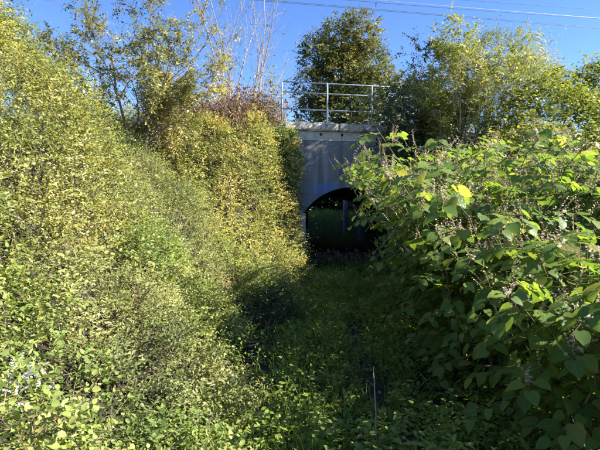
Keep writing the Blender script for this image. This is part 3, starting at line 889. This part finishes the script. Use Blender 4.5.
tree('overhanging_shrub', 'dark shaded shrub drooping over the right end of the coping', at(3.6, 12.0, -.1),
     [((-1, -.55, .35), 1.9, .02), ((-1, -.75, .1), 2.0, .02), ((-.8, -.7, .5), 1.7, .02), ((-.8, -.95, .0), 1.9, .02), ((-.5, -.8, .7), 1.6, .02), ((-.6, -1, -.1), 1.8, .02), ((-1, -.6, -.1), 1.6, .02)],
     [(7, .5, .38, .5, .2), (5, .5, .5, .5, .2)],
     (T_LEAF, .08, 8, .30, 'dark', 1, 5), 'twig', 29, 'shrub')
# two tree tops peeping over the embankment, and trees beyond the tunnel
def dome_tree(name, label, base, h, rx, rz, seed, mat='farleaf', n=900, leaf=.12):
    root = empty(name, base); tag(root, label, 'tree')
    r = np.random.default_rng(seed)
    V, F = tubes(np.array([[[base[0], base[1], base[2]], [base[0] + .05, base[1], base[2] + h * .5], [base[0], base[1], base[2] + h - rz * .4]]]), np.array([[.16, .11, .03]]), 7)
    a = Acc(); a.add(V, F); a.build('trunk', M['twig'], root, None, True)
    d = norm(r.normal(size=(n, 3))); c = np.array([base[0], base[1], base[2] + h - rz])
    rad = (.6 + .4 * r.random(n) ** .4) * (.85 + .3 * nz(d * 1.0, .5, seed))
    P = c + d * rad[:, None] * np.array([rx, rx, rz])
    la, sa = Acc(), Acc()
    spray(la, sa, P, d + np.array([0, 0, .4]) + r.normal(0, .4, (n, 3)), np.full(n, .4), 8, leaf, T_LEAF, np.clip(.4 + (nz(P, .8, seed) - .5) * .8, 0, 1), .2, 1, .6, .004, .4, seed)
    q = P[r.choice(n, 60)]
    mid = (c - np.array([0, 0, rz * .5]) + q) / 2
    V, F = tubes(np.stack([np.repeat((c - np.array([0, 0, rz * .9]))[None], 60, 0), mid, q], 1), np.array([[.05, .03, .008]]) * np.ones((60, 1)), 4)
    sa.add(V, F)
    la.build('crown', M[mat], root, 'stuff'); sa.build('branches', M['twig'], root, 'stuff')
def lobed_tree(name, label, base, lobes, seed, mat, leaf, dens):
    root = empty(name, base); tag(root, label, 'tree')
    r = np.random.default_rng(seed)
    b = np.array(base); top = np.array(lobes)[:, :3].mean(0)
    a = Acc(); zt = np.linspace(0, 1, 6)[:, None]
    V, F = tubes((b + (top - b) * zt + r.normal(0, .06, (6, 3)) * (zt > 0))[None], np.linspace(.28, .1, 6)[None], 9); a.add(V, F, np.full(len(V), .5)); a.build('trunk', M['twig'], root, None, True)
    la, sa = Acc(), Acc()
    for k, (x, y, z, R) in enumerate(lobes):
        n = int(dens * 4 * np.pi * R * R)
        d = norm(r.normal(size=(n, 3)))
        rad = R * (.55 + .45 * r.random(n) ** .35) * (.72 + .5 * nz(d, .45, seed + k))
        P = np.array([x, y, z]) + d * rad[:, None]
        spray(la, sa, P, d + np.array([0, 0, .35]) + r.normal(0, .45, (n, 3)), r.uniform(.35, .85, n), 8, leaf, T_BROAD, np.clip(.42 + (nz(P, 1.0, seed) - .5) * .8 + r.normal(0, .1, n), 0, 1), .2, 1, .6, .006, .5, seed + k)
        q = P[r.choice(n, 26)]
        c0 = b + (top - b) * np.clip((z - R * 1.2 - b[2]) / (top[2] - b[2]), .25, .95)
        c = np.array([x, y, z - R * .5])
        V, F = tubes(np.stack([np.repeat(c0[None], 26, 0), np.repeat(c[None], 26, 0) + r.normal(0, .12, (26, 3)), q], 1), np.array([[.09, .05, .012]]) * np.ones((26, 1)), 4); sa.add(V, F, np.full(len(V), .4))
    la.build('crown', M[mat], root, 'stuff'); sa.build('branches', M['twig'], root, 'stuff')
TB = at(3.1, 33.5)
lobed_tree('broad_tree', 'big olive green tree standing beyond the railway behind the railing', TB,
    [(1.5, 33.5, 13.0, 1.5), (1.1, 33.2, 10.6, 1.5), (1.4, 33.5, 8.3, 1.7), (2.9, 33.8, 14.3, 1.6), (3.0, 33.2, 11.6, 1.9), (4.4, 33.6, 14.6, 1.6), (5.1, 33.4, 12.4, 1.7), (4.6, 33.2, 10.0, 2.0), (2.9, 33.0, 8.6, 2.0), (6.2, 33.6, 10.6, 1.5), (4.4, 33.2, 7.4, 2.0)], 13, 'farleaf', .17, 16)
dome_tree('rounded_tree', 'small rounded tree top seen through the bare sapling stems', at(-2.9, 30), 7.2, .85, 1.6, 41, 'farleaf', 420)
dome_tree('rounded_tree', 'small dark tree top just right of the yellowing left tree', at(-6.6, 30), 7.6, .75, 1.6, 42, 'dark', 380)
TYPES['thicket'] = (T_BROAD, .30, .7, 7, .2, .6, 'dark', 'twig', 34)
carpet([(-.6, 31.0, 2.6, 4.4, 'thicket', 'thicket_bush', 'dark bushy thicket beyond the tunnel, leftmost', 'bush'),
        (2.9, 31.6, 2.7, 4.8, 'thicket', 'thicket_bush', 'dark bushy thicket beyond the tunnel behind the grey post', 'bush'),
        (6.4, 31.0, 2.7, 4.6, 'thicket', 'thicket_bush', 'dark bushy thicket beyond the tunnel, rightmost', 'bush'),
        (6.3, 23.6, 2.3, 4.6, 'thicket', 'thicket_bush', 'dark bushy thicket right of the far tunnel end, hidden by the wall', 'bush'),  # out of view, added to throw shade on the far grass
        (6.6, 27.2, 2.5, 5.2, 'thicket', 'thicket_bush', 'dark bushy thicket shading the grass beyond the tunnel', 'bush'),  # second unseen thicket, added to keep the far grass dim
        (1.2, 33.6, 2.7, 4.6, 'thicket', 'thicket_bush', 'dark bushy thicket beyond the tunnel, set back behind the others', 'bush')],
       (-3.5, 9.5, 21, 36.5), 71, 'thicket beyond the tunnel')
# grey post beyond the tunnel
pb = at(2.35, 22.6)
root = empty('grey_post', pb); tag(root, 'weathered grey post standing beyond the far end of the tunnel', 'post')
a = Acc(); zz = np.linspace(-.1, 2.7, 9)
V, F = tubes(np.stack([pb[0] + .01 * np.sin(zz * 3), np.full(9, pb[1]), pb[2] + zz], 1)[None], np.linspace(.14, .12, 9)[None], 12)
a.add(V, F); a.build('shaft', M['post'], root, None, True)
a = Acc(); V, F = tubes(np.array([[[pb[0], pb[1], pb[2] + 2.66], [pb[0], pb[1], pb[2] + 2.76], [pb[0], pb[1], pb[2] + 2.78]]]), np.array([[.15, .15, .02]]), 12)
a.add(V, F); a.build('cap', M['post'], root)

# ------------------------------------------------------------------ tall dry grass on the shoulder left of the wall
def dry_clump(name, label, cx_, cy_, rx, ry, n, h, seed, lean=(0, 0)):
    r = np.random.default_rng(seed)
    root = empty(name, at(cx_, cy_, 0)); tag(root, label, 'dry grass', 'dry growth along the embankment edge')
    p = np.column_stack([cx_ + r.normal(0, rx, n), cy_ + r.normal(0, ry, n)])
    P = np.column_stack([p, ground(p) - .03])
    D = np.array([lean[0], lean[1], 1.]) + r.normal(0, .22, (n, 3))
    L = h * r.uniform(.45, 1.15, n)
    a, b = Acc(), Acc()
    t = np.linspace(0, 1, 4)[None, :, None]
    bend = r.normal(0, .2, (n, 3)); bend[:, 2] = -.12
    path = P[:, None] + L[:, None, None] * (t * norm(D)[:, None] + t ** 2 * bend[:, None])
    V, F = tubes(path, np.array([[.004, .0035, .0025, .001]]) * r.uniform(.7, 1.4, (n, 1)), 3)
    a.add(V, F, np.repeat(r.random(n), 12)); a.build('stalks', M['dry'], root, 'stuff')
    for k in (1, 2, 3):
        b.leaves(T_BLADE, path[:, k] , norm(D) + r.normal(0, .7, (n, 3)), r.normal(0, 1, (n, 3)), np.full(n, .03), r.random(n))
        b.leaves(T_LEAF, path[:, k] + r.normal(0, .03, (n, 3)), norm(D) + r.normal(0, .9, (n, 3)), r.normal(0, 1, (n, 3)), r.uniform(.04, .10, n), r.random(n))
    b.build('dead_leaves', M['dry'], root, 'stuff')
dry_clump('dry_grass_clump', 'tall brown dead stalks left of the concrete coping', -1.15, 11.1, .5, .35, 900, 1.1, 51)
dry_clump('dry_grass_clump', 'brown dead stalks around the foot of the bare sapling', -2.3, 11.5, .7, .5, 1000, 1.0, 52)
dry_clump('dry_grass_clump', 'brown withered growth along the track edge under the railing', .2, 12.0, .85, .18, 420, .50, 53)
dry_clump('dry_grass_clump', 'withered growth under the right end of the railing', 1.9, 12.3, .6, .2, 260, .5, 54)

# ------------------------------------------------------------------ knotweed stand on the right
HEART_ME = []
for i, (tv, tf) in enumerate(T_HEART):
    me = mesh_np('knotweed_leaf', tv, tf, None, True); me.materials.append(M['knot_obj']); HEART_ME.append(me)

def knotweed(x, y, h, canes, seed, near, label, lean=(-.25, -.05), spread=.28):
    r = np.random.default_rng(seed)
    b = at(x, y, 0)
    root = empty('knotweed_plant', b); tag(root, label, 'knotweed', 'knotweed plants in the right hand stand')
    LP, LD, LN, LL = [], [], [], []
    flP, flD = [], []
    br = Acc()
    for c in range(canes):
        bx, by = x + r.normal(0, spread * .6), y + r.normal(0, spread * .6)
        bz = gz(bx, by) - .05
        K = 9
        t = np.linspace(0, 1, K)
        hh = h * r.uniform(.68, 1.05)
        az = r.uniform(0, 2 * np.pi)
        ld = np.array([lean[0] + .28 * math.cos(az), lean[1] + .28 * math.sin(az)])
        path = np.column_stack([bx + ld[0] * hh * t ** 1.7, by + ld[1] * hh * t ** 1.7, bz + hh * (t - .16 * t ** 3)])
        zig = np.where(np.arange(K) % 2 == 0, 1, -1) * .012
        path[:, 0] += zig; path[:, 1] -= zig
        acc = Acc(); V, F = tubes(path[None], np.linspace(.008, .003, K)[None], 6); acc.add(V, F, np.full(len(V), r.random()))
        acc.build('cane', M['cane'], root, None, True)
        nb = int(11 + 4 * h)
        for k in range(nb):
            s = .12 + .88 * (k + r.random() * .6) / nb
            q = np.array([np.interp(s, t, path[:, j]) for j in range(3)])
            a2 = k * 2.4 + r.normal(0, .5) + az
            outw = np.array([math.cos(a2), math.sin(a2), 0]) + np.array([ld[0], ld[1], 0]) * .9
            d = norm(outw + np.array([0, 0, r.uniform(.05, .6)]))
            L = r.uniform(.28, .62) * (1.15 - .5 * s)
            nl = int(4 + L * 9)
            tt = np.linspace(.25, 1, nl)
            drop = r.uniform(.25, .6)
            pp = q + L * (tt[:, None] * d - (tt ** 2)[:, None] * np.array([0, 0, drop]))
            tg = norm(d - 2 * tt[:, None] * np.array([0, 0, drop]))
            sd = norm(np.cross(d, [0, 0, 1.]))
            sg = np.where(np.arange(nl) % 2 == 0, 1., -1.)[:, None]
            ldv = tg * .65 + sg * sd * .8 + r.normal(0, .22, (nl, 3)); ldv[:, 2] -= .28
            lnv = np.array([0, 0, .9]) + d * .55 + r.normal(0, .22, (nl, 3))
            off = sg * sd * .025
            LP.append(pp + off); LD.append(ldv); LN.append(lnv); LL.append(r.uniform(.062, .118, nl) * (1.15 - .3 * tt))
            t3 = np.array([0, .35, .7, 1.0])
            bp_ = q + L * (t3[:, None] * d - (t3 ** 2)[:, None] * np.array([0, 0, drop]))
            V, F = tubes(bp_[None], np.array([[.0035, .003, .0022, .0012]]), 4); br.add(V, F, np.full(len(V), r.random()))
            if s > .5 and r.random() < .85:
                for f in range(4):
                    u_ = r.uniform(.3, 1)
                    flP.append(q + L * (u_ * d - u_ * u_ * np.array([0, 0, drop]))); flD.append(norm(d + np.array([0, 0, 1.1]) + r.normal(0, .4, 3)))
    LP, LD, LN, LL = map(np.concatenate, (LP, LD, LN, LL))
    br.build('side_branches', M['cane'], root, 'stuff')
    n = len(LP)
    if near:
        order = np.argsort(-LL)
        big, rest = order[:295], order[295:]
        X, Y, Z = frames(LD, LN)
        bl = Vector(b)
        for i in big:
            o = bpy.data.objects.new('leaf', HEART_ME[i % 8])
            l = LL[i]
            mt = Matrix(((X[i, 0] * l, Y[i, 0] * l, Z[i, 0] * l, LP[i, 0] - b[0]), (X[i, 1] * l, Y[i, 1] * l, Z[i, 1] * l, LP[i, 1] - b[1]),
                         (X[i, 2] * l, Y[i, 2] * l, Z[i, 2] * l, LP[i, 2] - b[2]), (0, 0, 0, 1)))
            o.parent = root; o.matrix_basis = mt
            COL.objects.link(o)
    else: rest = np.arange(n)
    if len(rest):
        la = Acc()
        rn = np.clip(r.beta(1.6, 2.2, len(rest)), 0, 1)
        for v in range(4):
            mm = np.arange(len(rest)) % 4 == v
            q = rest[mm]
            la.leaves(T_HEART[v], LP[q], LD[q], LN[q], LL[q], rn[mm])
        la.build('small_leaves' if near else 'foliage', M['knot'], root, 'stuff', True)
    if flP:
        fa = Acc()
        spray(fa, fa, np.array(flP), np.array(flD), r.uniform(.07, .17, len(flP)), 12, .017, T_BROAD, r.random(len(flP)), -.1, 1.2, .3, .0012, 1.0, seed)
        fa.build('flower_tassels', M['tassel'], root, 'stuff')
    return root

# (x, y, height, canes, near?, label)
KW = [
 (1.95, 1.75, 1.25, 4, 1, 'knotweed plant with the biggest leaves in the bottom right corner'),
 (1.62, 2.45, 1.15, 5, 1, 'low knotweed plant with broad shaded leaves at lower right'),
 (2.35, 2.55, 1.55, 5, 1, 'knotweed plant at the right edge, second from the bottom corner'),
 (1.85, 3.25, 1.55, 6, 1, 'knotweed plant with a sunlit yellow leaf cluster at right'),
 (2.75, 3.5, 1.75, 6, 1, 'tall knotweed plant rising at the right edge of the picture'),
 (1.60, 4.10, 1.55, 6, 1, 'knotweed plant leaning over the path in the middle of the stand'),
 (2.35, 4.45, 1.85, 6, 1, 'tall knotweed plant with pale flower tassels, nearer of the tall middle ones'),
 (1.62, 5.0, 1.75, 6, 1, 'shaded knotweed plant at the path edge beyond the leaning one'),
 (3.2, 4.7, 1.8, 6, 0, 'sunlit knotweed plant behind the front row at right'),
 (2.2, 5.6, 2.0, 6, 1, 'tall sunlit knotweed plant with tassels in the middle of the stand'),
 (1.75, 6.0, 1.9, 6, 1, 'knotweed plant forming the shaded left face of the stand'),
 (3.1, 6.0, 2.0, 6, 0, 'sunlit knotweed plant on top of the stand, centre right'),
 (4.0, 5.6, 1.9, 6, 0, 'sunlit knotweed plant near the right edge behind the stand'),
 (1.95, 7.0, 2.05, 7, 0, 'knotweed plant whose lit top stands before the tunnel mouth'),
 (2.75, 7.1, 2.0, 6, 0, 'sunlit knotweed plant right of the one before the tunnel'),
 (3.4, 7.2, 1.9, 6, 0, 'knotweed plant at the back of the stand under the leafy shrub'),
 (2.25, 8.1, 1.9, 6, 0, 'farthest knotweed plant, in front of the right half of the arch'),
 (2.7, 8.3, 1.9, 5, 0, 'knotweed plant at the back beneath the dark shrub'),
 (4.6, 6.6, 1.9, 5, 0, 'knotweed plant at the back right, below the leafy shrubs'),
 (3.7, 3.9, 1.8, 5, 0, 'knotweed plant half outside the right edge'),
]
for i, (x, y, h, c, near, lab) in enumerate(KW):
    ztop = float(np.interp(y, [1.7, 2.5, 3.3, 4.5, 6, 7.5, 8.5], [1.35, 1.65, 2.05, 2.4, 2.55, 2.6, 2.55]))
    knotweed(x, y, (ztop - gz(x, y)) / .86, c + 2, 200 + i, near, lab, lean=(-.10, -.06))

# ------------------------------------------------------------------ low growth on the path
r = np.random.default_rng(77)
def path_points(n, y0, y1, wl, wr):
    y = r.uniform(y0, y1, n); xc = path_c(y)
    x = xc + r.uniform(-wl, wr, n)
    p = np.column_stack([x, y])
    return p
# bare earth: right rut and left foot of the bank
def bare(p):
    xc = path_c(p[:, 1])
    a = np.exp(-((p[:, 0] - xc - .28) / .16) ** 2) * (nz(p, .5, 61) > .42) * (p[:, 1] > 3.4)
    b = np.exp(-((p[:, 0] - xc + .82) / .22) ** 2) * (p[:, 1] > 3.3) * .8
    return a + b
p = path_points(13000, 1.2, 12.0, 1.25, 1.3)
p = p[(r.random(len(p)) > bare(p) * 1.1) & (r.random(len(p)) < .35 + .65 * nz(p, .5, 60))]
n = len(p)
hgt = (.10 + .22 * nz(p, .6, 62) ** 1.5)
P = np.column_stack([p, ground(p) + hgt * r.uniform(.1, .9, n)])
la, sa = Acc(), Acc()
spray(la, sa, P, np.array([0, 0, .8]) + r.normal(0, .6, (n, 3)), hgt * r.uniform(.5, 1, n), 7, .046, T_LEAF, np.clip(.3 + .45 * nz(P, .5, 63) + r.normal(0, .1, n), 0, 1), .25, 1.2, 1.0, .0015, .5, 64)
la.build('ground_cover', M['nettle'], None, 'stuff')
bpy.data.objects['ground_cover']['label'] = 'low green nettles and herbs covering the shaded path'
bpy.data.objects['ground_cover']['category'] = 'ground cover'
p = path_points(20000, 1.2, 12.0, .95, 1.0)
p = p[(r.random(len(p)) > bare(p)) & (nz(p, .7, 65) > .35)]
n = len(p)
a = Acc()
D = np.array([0, 0, 1.]) + r.normal(0, .5, (n, 3))
x, y, z = frames(D, r.normal(0, 1, (n, 3)))
tv = T_BLADE[0] * np.array([.035, 1, 1])
a.leaves((tv, T_BLADE[1]), np.column_stack([p, ground(p) - .01]), D, r.normal(0, 1, (n, 3)), r.uniform(.12, .34, n), np.clip(r.normal(.45, .2, n), 0, 1))
g = a.build('path_grass', M['grass'], None, 'stuff'); tag(g, 'long green grass blades growing along the path', 'grass')
# grass bank beyond the tunnel
n = 16000
p = np.column_stack([r.uniform(-3, 6.5, n), 19.6 + 11.9 * r.random(n) ** .8])
uu = np.abs(p[:, 0] - (W0[0] + AX[0] * (p[:, 1] - W0[1])))
p = p[(p[:, 1] > 22) | (uu < 1.15)]; n = len(p)
a = Acc()
tv = T_BLADE[0] * np.array([.06, 1, 1])
a.leaves((tv, T_BLADE[1]), np.column_stack([p, ground(p) - .01]), np.array([0, 0, 1.]) + r.normal(0, .4, (n, 3)), r.normal(0, 1, (n, 3)), r.uniform(.2, .5, n), np.clip(r.normal(.45, .2, n), 0, 1))
g = a.build('bank_grass', M['grass'], None, 'stuff'); tag(g, 'grass on the bank seen through the tunnel', 'grass')
# leaf litter and twigs on the bare earth
n = 2600
p = path_points(n, 1.5, 10.0, 1.15, 1.2)
a = Acc()
a.leaves(T_LEAF, np.column_stack([p, ground(p) + .012]), np.column_stack([r.normal(0, 1, (n, 2)), r.normal(0, .1, n)]), np.array([0, 0, 1.]) + r.normal(0, .25, (n, 3)), r.uniform(.03, .08, n), r.random(n))
q = path_points(220, 2.5, 10, 1.15, .6)
d = norm(np.column_stack([r.normal(0, 1, (220, 2)), r.normal(.05, .12, 220)]))
base = np.column_stack([q, ground(q) + .03])
L = r.uniform(.15, .6, 220)
V, F = tubes(np.stack([base, base + d * L[:, None] * .5 + r.normal(0, .02, (220, 3)), base + d * L[:, None]], 1), np.full((220, 3), .003), 3)
a.add(V, F, np.repeat(r.random(220), 9))
g = a.build('leaf_litter', M['dry'], None, 'stuff'); tag(g, 'brown fallen leaves and twigs on the path soil', 'leaf litter')

# nettles in the foreground
def nettle(x, y, h, label, seed, mat='nettle', n_st=5):
    rr = np.random.default_rng(seed)
    root = empty('nettle_plant', at(x, y, 0)); tag(root, label, 'nettle', 'nettles in the foreground')
    la, sa = Acc(), Acc()
    for s in range(n_st):
        bx, by = x + rr.normal(0, .07), y + rr.normal(0, .07)
        hh = h * rr.uniform(.65, 1.15); ln = rr.normal(0, .2, 2)
        K = 9; t = np.linspace(0, 1, K)
        path = np.column_stack([bx + ln[0] * hh * t, by + ln[1] * hh * t, gz(bx, by) - .03 + hh * t])
        V, F = tubes(path[None], np.linspace(.004, .0015, K)[None], 5); sa.add(V, F, np.full(len(V), rr.random()))
        for k in range(2, K):
            for j in range(4 if k == K - 1 else 2):
                az = k * 1.57 + j * (math.pi if k < K - 1 else math.pi / 2) + rr.normal(0, .25)
                dd = np.array([[math.cos(az), math.sin(az), rr.uniform(-.25, .35)]])
                la.leaves(T_BROAD, path[k][None] + dd * .015, dd, np.array([[0, 0, 1.]]) + rr.normal(0, .2, (1, 3)), np.array([.075 * rr.uniform(.6, 1.1) * (1.25 - .6 * t[k])]), np.clip(rr.normal(.55, .2, 1), 0, 1))
    la.build('leaves', M[mat], root, 'stuff'); sa.build('stems', M['cane'], root, 'stuff')
for i, (x, y, h, lab) in enumerate([
    (.58, 2.75, .34, 'nettle beside the dry upright stalk'),
    (.38, 2.6, .30, 'sunlit nettle at the bottom edge left of the dry stalk'),
    (.15, 2.75, .30, 'nettle at the bottom edge near the middle of the path'),
    (-.12, 2.9, .32, 'nettle at the bottom edge, left part of the path'),
    (-.42, 2.7, .36, 'sunlit nettle at the bottom left foot of the bank'),
    (-.70, 2.55, .40, 'tall sunlit nettle against the left bank at the bottom edge'),
    (-.62, 3.3, .36, 'nettle on the edge of light and shade by the left bank'),
    (.95, 2.75, .30, 'shaded nettle between the dry stalk and the knotweed'),
    (1.15, 3.1, .30, 'shaded nettle at the foot of the knotweed'),
    (.05, 3.5, .28, 'shaded nettle in the middle of the path'),
    (.75, 3.4, .28, 'shaded nettle right of the bare earth rut')]):
    nettle(x, y, h, lab, 300 + i)

# upright dry stalk and the bent dead stems
def stick(name, label, pts_, r0, r1, cat):
    pts_ = np.array(pts_, float)
    root = empty(name, tuple(pts_[0])); tag(root, label, cat)
    K = 14; t = np.linspace(0, 1, len(pts_)); tt = np.linspace(0, 1, K)
    path = np.column_stack([np.interp(tt, t, pts_[:, j]) for j in range(3)]) + np.random.default_rng(3).normal(0, .0015, (K, 3))
    a = Acc(); V, F = tubes(path[None], np.linspace(r0, r1, K)[None], 6); a.add(V, F, np.full(len(V), .5)); a.build('stem', M['deadstick'], root, None, True)
    nd = np.array([path[5] , path[9]])
    a = Acc()
    for q in nd:
        V, F = tubes(np.array([[q - [0, 0, .006], q, q + [0, 0, .006]]]), np.array([[r1, r0 * 1.25, r1]]), 6); a.add(V, F)
    a.build('node', M['deadstick'], root, None, True)
sx, sy = .475, 2.75
stick('dry_stalk', 'single pale dry stalk standing upright in the path', [(sx + .01, sy, gz(sx, sy) - .02), (sx + .005, sy, .3), (sx - .008, sy, .61)], .0048, .003, 'stalk')
bx0 = (1.15, 2.55)
zb = gz(*bx0)
stick('bent_stalk', 'bleached bent dead stalk on the ground at lower right', [(bx0[0], bx0[1], zb + .03), (bx0[0] + .12, bx0[1] + .03, zb + .12), (bx0[0] + .28, bx0[1], zb + .15), (bx0[0] + .42, bx0[1] - .02, zb + .10)], .006, .004, 'stalk')
stick('bent_stalk', 'second bleached dead stalk curving below the first at lower right', [(bx0[0] + .02, bx0[1] - .05, zb + .02), (bx0[0] + .15, bx0[1] - .04, zb + .07), (bx0[0] + .3, bx0[1] - .06, zb + .09)], .005, .003, 'stalk')
